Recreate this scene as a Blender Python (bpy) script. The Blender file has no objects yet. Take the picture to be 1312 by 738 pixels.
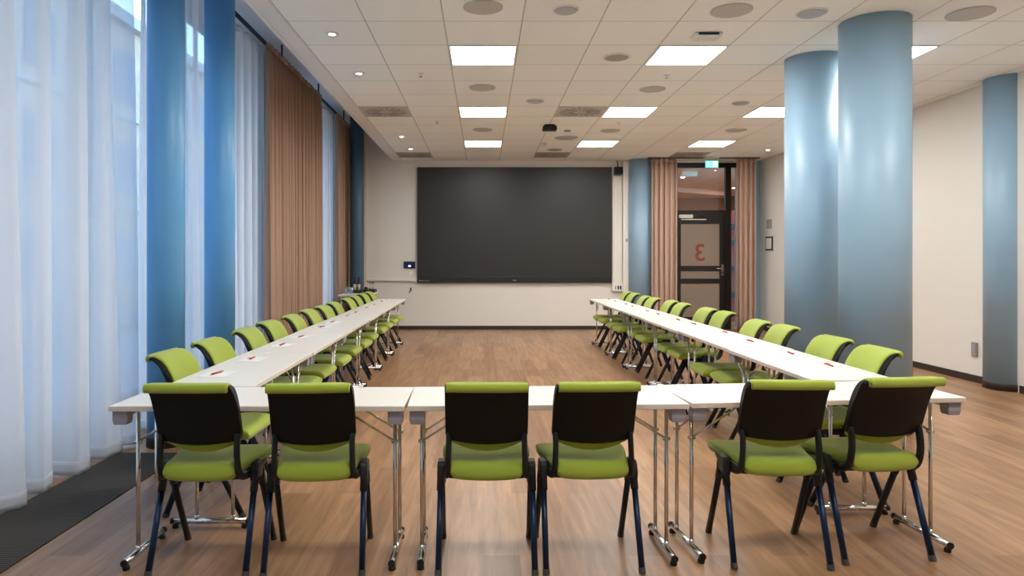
import bpy, bmesh, math, random
from mathutils import Vector, Matrix
random.seed(7)
PI = math.pi
scn = bpy.context.scene
C = scn.collection

# ------------------------------------------------------------------ helpers
def lin(r, g, b):
    f = lambda c: (c/255/12.92) if c/255 <= .04045 else ((c/255+.055)/1.055)**2.4
    return (f(r), f(g), f(b), 1)

def link(o, parent=None):
    C.objects.link(o)
    if parent is not None: o.parent = parent
    return o

def tag(o, label=None, cat=None, group=None, kind=None):
    if label: o['label'] = label
    if cat: o['category'] = cat
    if group: o['group'] = group
    if kind: o['kind'] = kind
    return o

def obj(name, bm, m, parent=None, smooth=False, bevel=0, label=None, loc=None, recalc=True):
    if recalc: bmesh.ops.recalc_face_normals(bm, faces=bm.faces)
    me = bpy.data.meshes.new(name); bm.to_mesh(me); bm.free()
    for x in (m if isinstance(m, (list, tuple)) else [m]): me.materials.append(x)
    if smooth:
        for p in me.polygons: p.use_smooth = True
    o = bpy.data.objects.new(name, me); link(o, parent)
    if loc: o.location = loc
    if bevel:
        b = o.modifiers.new('edge', 'BEVEL'); b.width = bevel; b.segments = 2; b.limit_method = 'ANGLE'
    if label: o['label'] = label
    return o

def struct(name, bm, m, **k):
    o = obj(name, bm, m, **k)
    if k.get('parent') is None: o['kind'] = 'structure'
    return o

def thing(name, label, cat, loc=(0, 0, 0), rotz=0, group=None):
    o = bpy.data.objects.new(name, None); C.objects.link(o)
    o.empty_display_size = .1
    o.location = loc; o.rotation_euler = (0, 0, rotz)
    return tag(o, label, cat, group)

def dup(root, loc, rotz, label, group=None):
    r = root.copy(); C.objects.link(r); r.location = loc; r.rotation_euler = (0, 0, rotz)
    r['label'] = label
    if group: r['group'] = group
    for ch in list(root.children):
        c = ch.copy(); C.objects.link(c); c.parent = r
        for g in list(ch.children):
            d = g.copy(); C.objects.link(d); d.parent = c
    return r

def NB(): return bmesh.new()

def box(bm, x0, x1, y0, y1, z0, z1, mi=0):
    vs = [bm.verts.new((x, y, z)) for x in (x0, x1) for y in (y0, y1) for z in (z0, z1)]
    for q in ((0, 1, 3, 2), (4, 6, 7, 5), (0, 4, 5, 1), (2, 3, 7, 6), (0, 2, 6, 4), (1, 5, 7, 3)):
        f = bm.faces.new([vs[i] for i in q]); f.material_index = mi
    return bm

def tube(bm, pts, r, seg=10, rx=None, cap=True):
    """round (or oval) tube along a polyline; r may be a list"""
    pts = [Vector(p) for p in pts]
    n = len(pts); rings = []
    ref = None
    for i, p in enumerate(pts):
        d = (pts[min(i+1, n-1)]-pts[max(i-1, 0)]).normalized()
        if ref is None:
            ref = Vector((1, 0, 0)) if abs(d.x) < .8 else Vector((0, 1, 0))
        u = (ref-d*ref.dot(d)).normalized(); v = d.cross(u); ref = u
        rr = r[i] if isinstance(r, (list, tuple)) else r
        ru = rx if rx else rr
        rings.append([bm.verts.new(p+u*math.cos(2*PI*k/seg)*ru+v*math.sin(2*PI*k/seg)*rr) for k in range(seg)])
    for a, b in zip(rings, rings[1:]):
        for k in range(seg):
            bm.faces.new((a[k], a[(k+1) % seg], b[(k+1) % seg], b[k]))
    if cap:
        bm.faces.new(rings[0][::-1]); bm.faces.new(rings[-1])
    return bm

def lathe(bm, prof, cx=0, cy=0, seg=32, cap=True):
    rings = [[bm.verts.new((cx+r*math.cos(2*PI*k/seg), cy+r*math.sin(2*PI*k/seg), z)) for k in range(seg)] for r, z in prof]
    for a, b in zip(rings, rings[1:]):
        for k in range(seg):
            bm.faces.new((a[k], a[(k+1) % seg], b[(k+1) % seg], b[k]))
    if cap:
        bm.faces.new(rings[0][::-1]); bm.faces.new(rings[-1])
    return bm

def loft(bm, rows, close=True, caps=True):
    """rows: list of point loops"""
    R = [[bm.verts.new(p) for p in row] for row in rows]
    n = len(R[0])
    for a, b in zip(R, R[1:]):
        for k in range(n if close else n-1):
            bm.faces.new((a[k], a[(k+1) % n], b[(k+1) % n], b[k]))
    if caps and close:
        bm.faces.new(R[0][::-1]); bm.faces.new(R[-1])
    return bm

def catmull(pts, k=4):
    P = [Vector(p) for p in pts]; P = [P[0]*2-P[1]]+P+[P[-1]*2-P[-2]]
    out = []
    for i in range(1, len(P)-2):
        for j in range(k):
            t = j/k
            out.append(.5*((2*P[i])+(-P[i-1]+P[i+1])*t+(2*P[i-1]-5*P[i]+4*P[i+1]-P[i+2])*t*t+(-P[i-1]+3*P[i]-3*P[i+1]+P[i+2])*t**3))
    out.append(P[-2]); return out

# ------------------------------------------------------------------ materials
def base(name, col, rough=.5, metal=0, **kw):
    m = bpy.data.materials.new(name); m.use_nodes = True
    b = m.node_tree.nodes['Principled BSDF']
    b.inputs['Base Color'].default_value = col
    b.inputs['Roughness'].default_value = rough
    b.inputs['Metallic'].default_value = metal
    for k, v in kw.items(): b.inputs[k.replace('_', ' ')].default_value = v
    return m

def noisy(m, scale, amt, bump=0, vec=(1, 1, 1), detail=4):
    """small procedural colour variation and bump"""
    nt = m.node_tree; b = nt.nodes['Principled BSDF']
    col = tuple(b.inputs['Base Color'].default_value)
    tc = nt.nodes.new('ShaderNodeTexCoord'); mp = nt.nodes.new('ShaderNodeMapping')
    mp.inputs['Scale'].default_value = vec
    nz = nt.nodes.new('ShaderNodeTexNoise'); nz.inputs['Scale'].default_value = scale; nz.inputs['Detail'].default_value = detail
    rp = nt.nodes.new('ShaderNodeValToRGB')
    rp.color_ramp.elements[0].position = .3; rp.color_ramp.elements[1].position = .7
    rp.color_ramp.elements[0].color = tuple(c*(1-amt) for c in col[:3])+(1,)
    rp.color_ramp.elements[1].color = tuple(min(1, c*(1+amt)) for c in col[:3])+(1,)
    nt.links.new(tc.outputs['Object'], mp.inputs[0]); nt.links.new(mp.outputs[0], nz.inputs['Vector'])
    nt.links.new(nz.outputs['Fac'], rp.inputs[0]); nt.links.new(rp.outputs[0], b.inputs['Base Color'])
    if bump:
        bp = nt.nodes.new('ShaderNodeBump'); bp.inputs['Strength'].default_value = bump; bp.inputs['Distance'].default_value = .002
        nt.links.new(nz.outputs['Fac'], bp.inputs['Height']); nt.links.new(bp.outputs[0], b.inputs['Normal'])
    return m

def emit(name, col, s):
    m = bpy.data.materials.new(name); m.use_nodes = True; nt = m.node_tree
    nt.nodes.clear(); e = nt.nodes.new('ShaderNodeEmission'); o = nt.nodes.new('ShaderNodeOutputMaterial')
    e.inputs[0].default_value = col; e.inputs[1].default_value = s; nt.links.new(e.outputs[0], o.inputs[0]); return m

M = {}
M['wall'] = noisy(base('wall_paint', lin(226, 221, 213), .8), 300, .02, .05)
M['cwall'] = noisy(base('corridor_paint', lin(158, 112, 82), .8), 40, .04)
M['cceil'] = noisy(base('corridor_ceiling_paint', lin(232, 200, 176), .8), 40, .02)
M['white'] = noisy(base('white_plastic', lin(228, 225, 218), .45), 60, .02)
M['soffit'] = noisy(base('white_gypsum', lin(226, 224, 220), .8), 50, .02)
M['trimdark'] = noisy(base('dark_baseboard', lin(46, 36, 32), .45), 30, .1)
M['dark'] = noisy(base('dark_frame_metal', lin(34, 30, 27), .4, .2), 40, .1)
M['black'] = noisy(base('black_plastic', lin(9, 8, 8), .5), 90, .12, .1)
M['shell'] = noisy(base('black_shell_plastic', lin(6, 5, 4), .55), 500, .12, .25)
M['legm'] = noisy(base('dark_metal_blue_reflection', lin(13, 40, 72), .38, .4), 40, .08)  # blue window reflection painted into the dark metal of the rear chair legs
M['cap'] = noisy(base('grey_rubber', lin(66, 62, 62), .6), 40, .08)
M['chrome'] = noisy(base('chrome', lin(225, 222, 218), .14, 1), 30, .03)
M['grey'] = noisy(base('grey_bracket_plastic', lin(150, 150, 160), .5), 60, .04)
M['blue'] = noisy(base('blue_column_paint', lin(146, 177, 199), .4), 3, .03, 0)
M['blue_daylit'] = noisy(base('blue_column_paint_daylit', lin(104, 172, 226), .36), 3, .03, 0)  # column blue deepened: the blue daylight on the window-side columns is painted in
M['blue_shaded'] = noisy(base('blue_column_paint_shaded', lin(66, 100, 124), .45), 3, .03, 0)  # same kind of column, shade of the curtained corner painted into its colour
M['green'] = noisy(base('green_wool', lin(152, 168, 50), .9), 900, .09, .35)
M['shell'].node_tree.nodes['Principled BSDF'].inputs['Specular IOR Level'].default_value = .3
M['green'].node_tree.nodes['Principled BSDF'].inputs['Sheen Weight'].default_value = .25
M['vent'] = noisy(base('grey_speaker_mesh', lin(192, 189, 182), .7), 700, .14, .3)
M['ventd'] = noisy(base('dark_grille', lin(164, 157, 147), .6), 300, .15)
M['dome'] = noisy(base('frosted_dome', lin(178, 182, 184), .35), 60, .03)
M['screen'] = noisy(base('screen_surface', lin(37, 34, 32), .42), 2.0, .05)
M['screenb'] = noisy(base('screen_bezel', lin(24, 24, 25), .4), 20, .06)
M['logo'] = noisy(base('pale_print', lin(165, 165, 165), .5), 20, .02)
M['paper'] = noisy(base('paper', lin(240, 238, 234), .7), 90, .01)
M['red'] = noisy(base('red_plastic', lin(176, 24, 40), .35), 50, .04)
M['navy'] = noisy(base('navy_display', lin(12, 28, 78), .25), 30, .05)
M['brown'] = noisy(base('brown_curtain_cloth', lin(174, 142, 122), .9), 260, .06, .2, vec=(1, 1, .3))
M['brown2'] = noisy(base('taupe_curtain_cloth', lin(184, 154, 136), .9), 260, .06, .2, vec=(1, 1, .3))
M['beige_label'] = noisy(base('bottle_label', lin(190, 170, 140), .6), 60, .05)
M['pinkish'] = noisy(base('beige_trim', lin(226, 200, 178), .6), 40, .03)
M['orange'] = noisy(base('orange_panel', lin(150, 66, 30), .6), 20, .1)
M['socket'] = noisy(base('grey_plate', lin(150, 143, 136), .4), 40, .03)
M['facade'] = noisy(base('facade_render', lin(170, 150, 130), .9), 2, .1)
M['facglass'] = noisy(base('facade_glass', lin(70, 84, 100), .15), 1.5, .2)
M['street'] = noisy(base('asphalt', lin(120, 120, 122), .9), 30, .1)
M['numred'] = noisy(base('rust_film', lin(150, 72, 56), .6), 30, .05)
M['panel'] = emit('panel_light', (1, .985, .945, 1), 11.8)
M['spot'] = emit('spot_light', (1, .9, .78, 1), 26)
M['cspot'] = emit('corridor_spot', (1, .85, .68, 1), 160)
M['exitg'] = emit('exit_green', (.22, .8, .72, 1), .55)
M['exitw'] = emit('exit_white', (.8, 1, .98, 1), .6)
M['icon'] = emit('display_icon', (.6, .75, 1, 1), 1.0)

def wood():
    m = base('oak_floor', (1, 1, 1, 1), .36); nt = m.node_tree; b = nt.nodes['Principled BSDF']; N = nt.nodes.new; L = nt.links.new
    tc = N('ShaderNodeTexCoord'); mp = N('ShaderNodeMapping'); mp.inputs['Rotation'].default_value = (0, 0, PI/2)
    L(tc.outputs['Object'], mp.inputs[0])
    br = N('ShaderNodeTexBrick'); br.inputs['Scale'].default_value = 1
    br.inputs['Brick Width'].default_value = 1.35; br.inputs['Row Height'].default_value = .165
    br.inputs['Mortar Size'].default_value = .0007; br.offset = .37; br.inputs['Bias'].default_value = 0
    br.inputs['Color1'].default_value = lin(143, 106, 76); br.inputs['Color2'].default_value = lin(174, 136, 102)
    br.inputs['Mortar'].default_value = lin(126, 90, 66)
    L(mp.outputs[0], br.inputs['Vector'])
    m2 = N('ShaderNodeMapping'); m2.inputs['Scale'].default_value = (14, 1.1, 1); L(tc.outputs['Object'], m2.inputs[0])
    nz = N('ShaderNodeTexNoise'); nz.inputs['Scale'].default_value = 1.6; nz.inputs['Detail'].default_value = 7; nz.inputs['Roughness'].default_value = .6
    nz.inputs['Distortion'].default_value = .5
    L(m2.outputs[0], nz.inputs['Vector'])
    rp = N('ShaderNodeValToRGB'); rp.color_ramp.elements[0].position = .32; rp.color_ramp.elements[1].position = .7
    rp.color_ramp.elements[0].color = (.66, .62, .58, 1); rp.color_ramp.elements[1].color = (1.2, 1.18, 1.14, 1)
    L(nz.outputs['Fac'], rp.inputs[0])
    mx = N('ShaderNodeMix'); mx.data_type = 'RGBA'; mx.blend_type = 'MULTIPLY'; mx.inputs[0].default_value = 1
    L(br.outputs['Color'], mx.inputs[6]); L(rp.outputs[0], mx.inputs[7]); L(mx.outputs[2], b.inputs['Base Color'])
    return m
M['wood'] = wood()

TW = .6225; GX0 = -1.557; GY0 = 5.58     # ceiling tile size and one grid line each way
def tiles():
    m = base('ceiling_tile', (1, 1, 1, 1), .85); nt = m.node_tree; b = nt.nodes['Principled BSDF']; N = nt.nodes.new; L = nt.links.new
    tc = N('ShaderNodeTexCoord'); mp = N('ShaderNodeMapping')
    mp.inputs['Location'].default_value = (-GX0, -GY0+TW*20, 0); L(tc.outputs['Object'], mp.inputs[0])
    br = N('ShaderNodeTexBrick'); br.inputs['Scale'].default_value = 1; br.offset = 0
    br.inputs['Brick Width'].default_value = TW; br.inputs['Row Height'].default_value = TW
    br.inputs['Mortar Size'].default_value = .006; br.inputs['Mortar Smooth'].default_value = .3
    br.inputs['Color1'].default_value = lin(243, 244, 238); br.inputs['Color2'].default_value = lin(247, 248, 243)
    br.inputs['Mortar'].default_value = lin(196, 192, 186)
    L(mp.outputs[0], br.inputs['Vector']); L(br.outputs['Color'], b.inputs['Base Color'])
    bp = N('ShaderNodeBump'); bp.inputs['Strength'].default_value = .6; bp.inputs['Distance'].default_value = .006; bp.invert = True
    L(br.outputs['Fac'], bp.inputs['Height']); L(bp.outputs[0], b.inputs['Normal'])
    return m
M['tile'] = tiles()

def matting():
    m = base('woven_mat', (1, 1, 1, 1), .95); nt = m.node_tree; b = nt.nodes['Principled BSDF']; N = nt.nodes.new; L = nt.links.new
    tc = N('ShaderNodeTexCoord')
    wv = N('ShaderNodeTexWave'); wv.wave_type = 'BANDS'; wv.bands_direction = 'Y'; wv.inputs['Scale'].default_value = 15; wv.inputs['Distortion'].default_value = 1.2; wv.inputs['Detail'].default_value = 3
    L(tc.outputs['Object'], wv.inputs['Vector'])
    rp = N('ShaderNodeValToRGB'); rp.color_ramp.elements[0].color = lin(38, 35, 32); rp.color_ramp.elements[1].color = lin(80, 73, 65)
    L(wv.outputs['Fac'], rp.inputs[0]); L(rp.outputs[0], b.inputs['Base Color'])
    bp = N('ShaderNodeBump'); bp.inputs['Strength'].default_value = .5; bp.inputs['Distance'].default_value = .004
    L(wv.outputs['Fac'], bp.inputs['Height']); L(bp.outputs[0], b.inputs['Normal'])
    return m
M['mat'] = matting()

def tabletop():
    m = noisy(base('white_laminate', lin(228, 223, 214), .32), 400, .008)
    return m
M['top'] = tabletop()
M['edge'] = noisy(base('pale_edge_band', lin(214, 204, 190), .5), 60, .03)

def sheer(name, tr0, tr1, col):
    m = bpy.data.materials.new(name); m.use_nodes = True; nt = m.node_tree; nt.nodes.clear(); N = nt.nodes.new; L = nt.links.new
    o = N('ShaderNodeOutputMaterial'); d = N('ShaderNodeBsdfDiffuse'); t = N('ShaderNodeBsdfTranslucent'); tr = N('ShaderNodeBsdfTransparent')
    d.inputs[0].default_value = col; t.inputs[0].default_value = col
    a = N('ShaderNodeMixShader'); a.inputs[0].default_value = .42
    L(d.outputs[0], a.inputs[1]); L(t.outputs[0], a.inputs[2])
    # woven cloth closes up where it is seen at a slant
    lw = N('ShaderNodeLayerWeight'); lw.inputs[0].default_value = .5
    mr = N('ShaderNodeMapRange'); mr.inputs[3].default_value = 1-tr0; mr.inputs[4].default_value = 1-tr1
    L(lw.outputs['Facing'], mr.inputs[0])
    mx = N('ShaderNodeMixShader'); L(mr.outputs[0], mx.inputs[0]); L(tr.outputs[0], mx.inputs[1]); L(a.outputs[0], mx.inputs[2])
    L(mx.outputs[0], o.inputs[0]); return m
M['sheer'] = sheer('sheer_voile', .26, .02, lin(243, 243, 244))
M['hem'] = sheer('sheer_hem', .08, .0, lin(236, 236, 238))

def pane(name, tint=(1, 1, 1, 1), gl=.08):
    m = bpy.data.materials.new(name); m.use_nodes = True; nt = m.node_tree; nt.nodes.clear(); N = nt.nodes.new; L = nt.links.new
    o = N('ShaderNodeOutputMaterial'); g = N('ShaderNodeBsdfGlossy'); tr = N('ShaderNodeBsdfTransparent')
    g.inputs['Roughness'].default_value = .03; tr.inputs[0].default_value = tint
    mx = N('ShaderNodeMixShader'); mx.inputs[0].default_value = gl
    L(tr.outputs[0], mx.inputs[1]); L(g.outputs[0], mx.inputs[2]); L(mx.outputs[0], o.inputs[0]); return m
M['glass'] = pane('window_glass', (.96, .98, 1, 1), .06)
M['clear'] = pane('drinking_glass', (.9, .92, .92, 1), .18)
def frosted():
    m = bpy.data.materials.new('frosted_glass'); m.use_nodes = True; nt = m.node_tree; nt.nodes.clear(); N = nt.nodes.new; L = nt.links.new
    o = N('ShaderNodeOutputMaterial'); d = N('ShaderNodeBsdfDiffuse'); t = N('ShaderNodeBsdfTranslucent')
    d.inputs[0].default_value = lin(180, 165, 152); t.inputs[0].default_value = lin(190, 175, 160)
    mx = N('ShaderNodeMixShader'); mx.inputs[0].default_value = .4
    L(d.outputs[0], mx.inputs[1]); L(t.outputs[0], mx.inputs[2]); L(mx.outputs[0], o.inputs[0]); return m
M['frost'] = frosted()

# ------------------------------------------------------------------ the room
CZ = 3.24           # ceiling
YB = 13.5           # back wall
YR = -4.0           # wall behind the camera
XW = -3.1           # window wall plane
def xr(y): return 5.42-.0138*(y-7)      # right wall line

struct('floor', box(NB(), XW-.2, 6.6, YR-.2, YB+.1, -.12, 0), M['wood'])
struct('ceiling', box(NB(), -1.71, 5.75, YR-.1, YB+.1, CZ, CZ+.2), M['tile'])
b = NB(); box(b, -1.745, -1.711, YR-.1, YB, CZ-.004, 4.1)
struct('trim_1', b, M['soffit'])
struct('trim_2', box(NB(), -1.70, GX0-.012, YR, YB-.02, CZ-.006, CZ-.001), M['soffit'])       # plain border strip of the ceiling
struct('ceiling_recess', box(NB(), XW-.2, -1.71, YR-.1, YB+.1, 4.1, 4.2), M['soffit'])
# back wall: solid part beside the screen, blue wall strips round the door
struct('wall_back', box(NB(), XW-.2, 3.68, YB, YB+.12, 0, 4.1), M['wall'])
struct('wall_back_door_side', box(NB(), 4.88, 5.6, YB, YB+.12, 0, 4.1), M['blue'])
struct('wall_back_lintel', box(NB(), 3.68, 4.88, YB, YB+.12, 3.20, 4.1), M['wall'])
# right wall (turns slightly with respect to the back wall)
b = NB()
v = [b.verts.new(p) for p in ((xr(YR-.2), YR-.2, 0), (xr(YR-.2)+.15, YR-.2, 0), (xr(YB)+.15, YB, 0), (xr(YB), YB, 0))]
f = b.faces.new(v); g = bmesh.ops.extrude_face_region(b, geom=[f])
for e in g['geom']:
    if isinstance(e, bmesh.types.BMVert): e.co.z = CZ
struct('wall_right', b, M['wall'])
struct('wall_rear', box(NB(), XW-.2, 5.9, YR-.12, YR, 0, 4.1), M['wall'])
# baseboards
struct('baseboard_back', box(NB(), -2.2, 2.66, YB-.015, YB-.001, 0, .07), M['trimdark'], bevel=.003)
b = NB()
def strip(bm, y0, y1, z0, z1, t):
    a, c = xr(y0), xr(y1)
    lo = [bm.verts.new(p) for p in ((a-t, y0, z0), (a-.001, y0, z0), (c-.001, y1, z0), (c-t, y1, z0))]
    hi = [bm.verts.new((q.co.x, q.co.y, z1)) for q in lo]
    bm.faces.new(lo[::-1]); bm.faces.new(hi)
    for i in range(4): bm.faces.new((lo[i], lo[(i+1) % 4], hi[(i+1) % 4], hi[i]))
strip(b, 7.56, YB-.02, 0, .075, .015); strip(b, YR, 7.08, 0, .075, .015)
struct('baseboard_right', b, M['trimdark'])

# window wall: piers, spandrels and six glazed windows
piers = [(-4.0, -3.75), (8.65, 10.35), (12.55, YB)]
b = NB()
for y0, y1 in piers: box(b, XW-.2, XW, y0, y1, .12, 3.98)
box(b, XW-.2, XW, YR, YB, 0, .12); box(b, XW-.2, XW, YR, YB, 3.98, 4.1)
struct('wall_left', b, M['wall'])
wins = [(-3.75, -1.25), (-1.25, 1.3), (1.3, 3.45), (3.45, 5.62), (5.62, 8.65), (10.35, 12.55)]
for i, (y0, y1) in enumerate(wins):
    root = NB()
    fw = .035
    box(root, XW-.12, XW-.04, y0+.002, y0+fw, .12, 3.98); box(root, XW-.12, XW-.04, y1-fw, y1-.002, .12, 3.98)
    box(root, XW-.12, XW-.04, y0+fw, y1-fw, .12, .18); box(root, XW-.12, XW-.04, y0+fw, y1-fw, 3.92, 3.98)
    box(root, XW-.12, XW-.04, y0+fw, y1-fw, .72, .78)
    ym = (y0+y1)/2
    if y1-y0 > 2.6: box(root, XW-.12, XW-.04, ym-.025, ym+.025, .18, 3.92)
    w = struct('window_%d' % (i+1), root, M['grey'])
    obj('glass_pane', box(NB(), XW-.085, XW-.079, y0+fw, y1-fw, .18, 3.92), M['glass'], w)
    obj('window_sill', box(NB(), XW-.04, XW+.06, y0+.002, y1-.002, .08, .12), M['white'], w, bevel=.005)

# beige edge trim and dado duct of the back wall
struct('trim_3', box(NB(), -2.30, -2.24, YB-.03, YB-.001, 0, 4.05), M['pinkish'], bevel=.004)

# dark woven mat beside the curtains
m_ = tag(obj('entrance_mat', box(NB(), -2.54, -2.07, -3.5, 4.88, 0, .006), M['mat']), 'dark woven floor mat running along the foot of the sheer curtains', 'mat')

# ------------------------------------------------------------------ columns
def column(x, y, r, ztop, label, group=None, paint='blue'):
    t = thing('round_column', label, 'column', (x, y, 0), 0, group)
    obj('shaft', lathe(NB(), [(r, .07), (r, ztop)], seg=64), M[paint], t, smooth=True)
    obj('base_ring', lathe(NB(), [(r+.006, 0), (r+.006, .068), (r+.002, .075)], seg=64), M['trimdark'], t)
    return t
column(3.12, 5.60, .26, CZ, 'thick blue round column nearer the camera of the two standing behind the tables')
column(3.12, 6.62, .26, CZ, 'thick blue round column half hidden behind the nearer thick column')
column(3.03, 13.42, .25, CZ, 'blue round column between the wall screen and the taupe curtain')
column(5.475, 7.33, .215, CZ, 'slim blue round column set against the plain beige side wall')
column(-2.31, 5.12, .128, 4.1, 'thin blue round column in front of the sheer curtains, nearest the front table', paint='blue_daylit')
column(-2.31, 6.16, .128, 4.1, 'thin blue round column standing second along the sheer curtains', paint='blue_daylit')
column(-2.32, 12.92, .128, 4.1, 'thin shaded blue round column in the far corner behind the side table', paint='blue_shaded')
for o in [o for o in bpy.data.objects if o.name.startswith(('shaft', 'base_ring'))]:
    for p in o.data.polygons: p.use_smooth = len(p.vertices) == 4

# ------------------------------------------------------------------ curtains
def wave_pts(p0, p1, nrm, pitch, amp, seed, zt, zb, sharp=.13, nz=14, top=.45):
    rnd = random.Random(seed)
    p0 = Vector(p0); p1 = Vector(p1); nrm = Vector(nrm); d = (p1-p0); Lh = d.length; d.normalize()
    n = max(1, round(Lh/pitch)); per = 18; cols = n*per
    A = [rnd.uniform(.72, 1.15) for _ in range(n+2)]; S = [rnd.uniform(-.16, .16) for _ in range(n+2)]; W = [rnd.uniform(-1, 1) for _ in range(n+2)]
    rows = []
    for j in range(nz+1):
        t = j/nz; z = zt+(zb-zt)*t
        g = top+(1-top)*(t**.7)
        row = []
        for i in range(cols+1):
            u = i/per; k = int(u); fr = u-k
            a = A[k]*(1-fr)+A[k+1]*fr; s = S[k]*(1-fr)+S[k+1]*fr; w = W[k]*(1-fr)+W[k+1]*fr
            th = 2*PI*u
            off = amp*a*g*math.cos(th)+amp*.18*g*math.sin(2*th+w*3+t*1.5)+amp*.10*g*math.cos(5*th+w*5+t)
            along = (u/n)*Lh+pitch*(sharp*math.sin(2*th)*g+s*t*.8*math.sin(PI*min(1, u, n-u)/1 if n > 1 else 0)+.05*w*math.sin(4*t))
            p = p0+d*along+nrm*off
            row.append((p.x, p.y, z))
        rows.append(row)
    return rows

def curtain(name, label, cat, p0, p1, nrm, pitch, amp, seed, zt, zb, mat, hem=None, group=None, **k):
    t = thing(name, label, cat, (0, 0, 0), 0, group)
    rows = wave_pts(p0, p1, nrm, pitch, amp, seed, zt, zb, **k)
    hz = zb+.085 if hem else zb
    body = wave_pts(p0, p1, nrm, pitch, amp, seed, zt, hz, **k) if hem else rows
    cl = obj('cloth', loft(NB(), body, close=False, caps=False), mat, t, smooth=True, recalc=False)
    if hem:
        last = body[-1]
        hb = NB(); loft(hb, [[(x, y, hz+(zb-hz)*q/3) for x, y, _ in last] for q in range(4)], close=False, caps=False)
        h = obj('hem', hb, hem, t, smooth=True, recalc=False, label='denser sewn hem')
        so = h.modifiers.new('thick', 'SOLIDIFY'); so.thickness = .004
    else:
        so = cl.modifiers.new('thick', 'SOLIDIFY'); so.thickness = .003
    b = NB()
    top = rows[0]
    n = len(top)
    loft(b, [[(x, y, zt+.05) for x, y, _ in top], [(x, y, zt-.02) for x, y, _ in top]], close=False, caps=False)
    h = obj('heading_tape', b, hem or mat, t, smooth=True, recalc=False)
    so = h.modifiers.new('thick', 'SOLIDIFY'); so.thickness = .006
    return t
SH = 3.84
curtain('sheer_curtain', 'large white sheer curtain in deep folds beside the near corner table', 'curtain', (-2.63, -3.3+.26, 0), (-2.63, 5.13, 0), (1, 0, 0), .335, .125, 3, SH, .012, M['sheer'], M['hem'], 'white sheer curtains')
curtain('sheer_curtain', 'white sheer curtain behind the two thin blue columns', 'curtain', (-2.66, 5.44, 0), (-2.66, 8.42, 0), (1, 0, 0), .24, .05, 5, SH, .012, M['sheer'], M['hem'], 'white sheer curtains')
curtain('sheer_curtain', 'white sheer curtain hanging between the two brown curtains', 'curtain', (-2.66, 10.5, 0), (-2.66, 12.5, 0), (1, 0, 0), .2, .035, 8, SH, .012, M['sheer'], M['hem'], 'white sheer curtains')
curtain('brown_curtain', 'wide brown pleated curtain hanging by the middle of the window wall', 'curtain', (-2.53, 8.22, 0), (-2.53, 10.86, 0), (1, 0, 0), .15, .05, 11, SH, .012, M['brown'], top=.6)
curtain('brown_curtain', 'narrow brown pleated curtain in front of the far corner column', 'curtain', (-2.55, 12.2, 0), (-2.55, 13.36, 0), (1, 0, 0), .15, .045, 12, SH, .012, M['brown'], top=.6)
curtain('taupe_curtain', 'taupe pleated curtain on the screen side of the door', 'curtain', (3.125, 13.07, 0), (3.60, 13.07, 0), (0, -1, 0), .105, .036, 21, CZ-.07, .012, M['brown2'], top=.75)
curtain('taupe_curtain', 'taupe pleated curtain between the door and the beige side wall', 'curtain', (4.70, 13.07, 0), (5.07, 13.07, 0), (0, -1, 0), .105, .036, 22, CZ-.07, .012, M['brown2'], top=.75)
# rails
t = thing('curtain_rail', 'black curtain rail with brackets fixed high along the window wall', 'curtain rail')
obj('track', box(NB(), -2.605, -2.565, YR+.1, YB-.05, 3.90, 3.925), M['black'], t)
for k in range(9):
    obj('bracket', box(NB(), -2.59, -2.57, -3+k*2, -2.985+k*2, 3.925, 4.1), M['black'], t)
t = thing('curtain_rail', 'short dark curtain rail on the ceiling above the door', 'curtain rail')
obj('track', box(NB(), 3.06, 5.14, 13.04, 13.10, CZ-.016, CZ-.001), M['dark'], t, bevel=.003)

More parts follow.
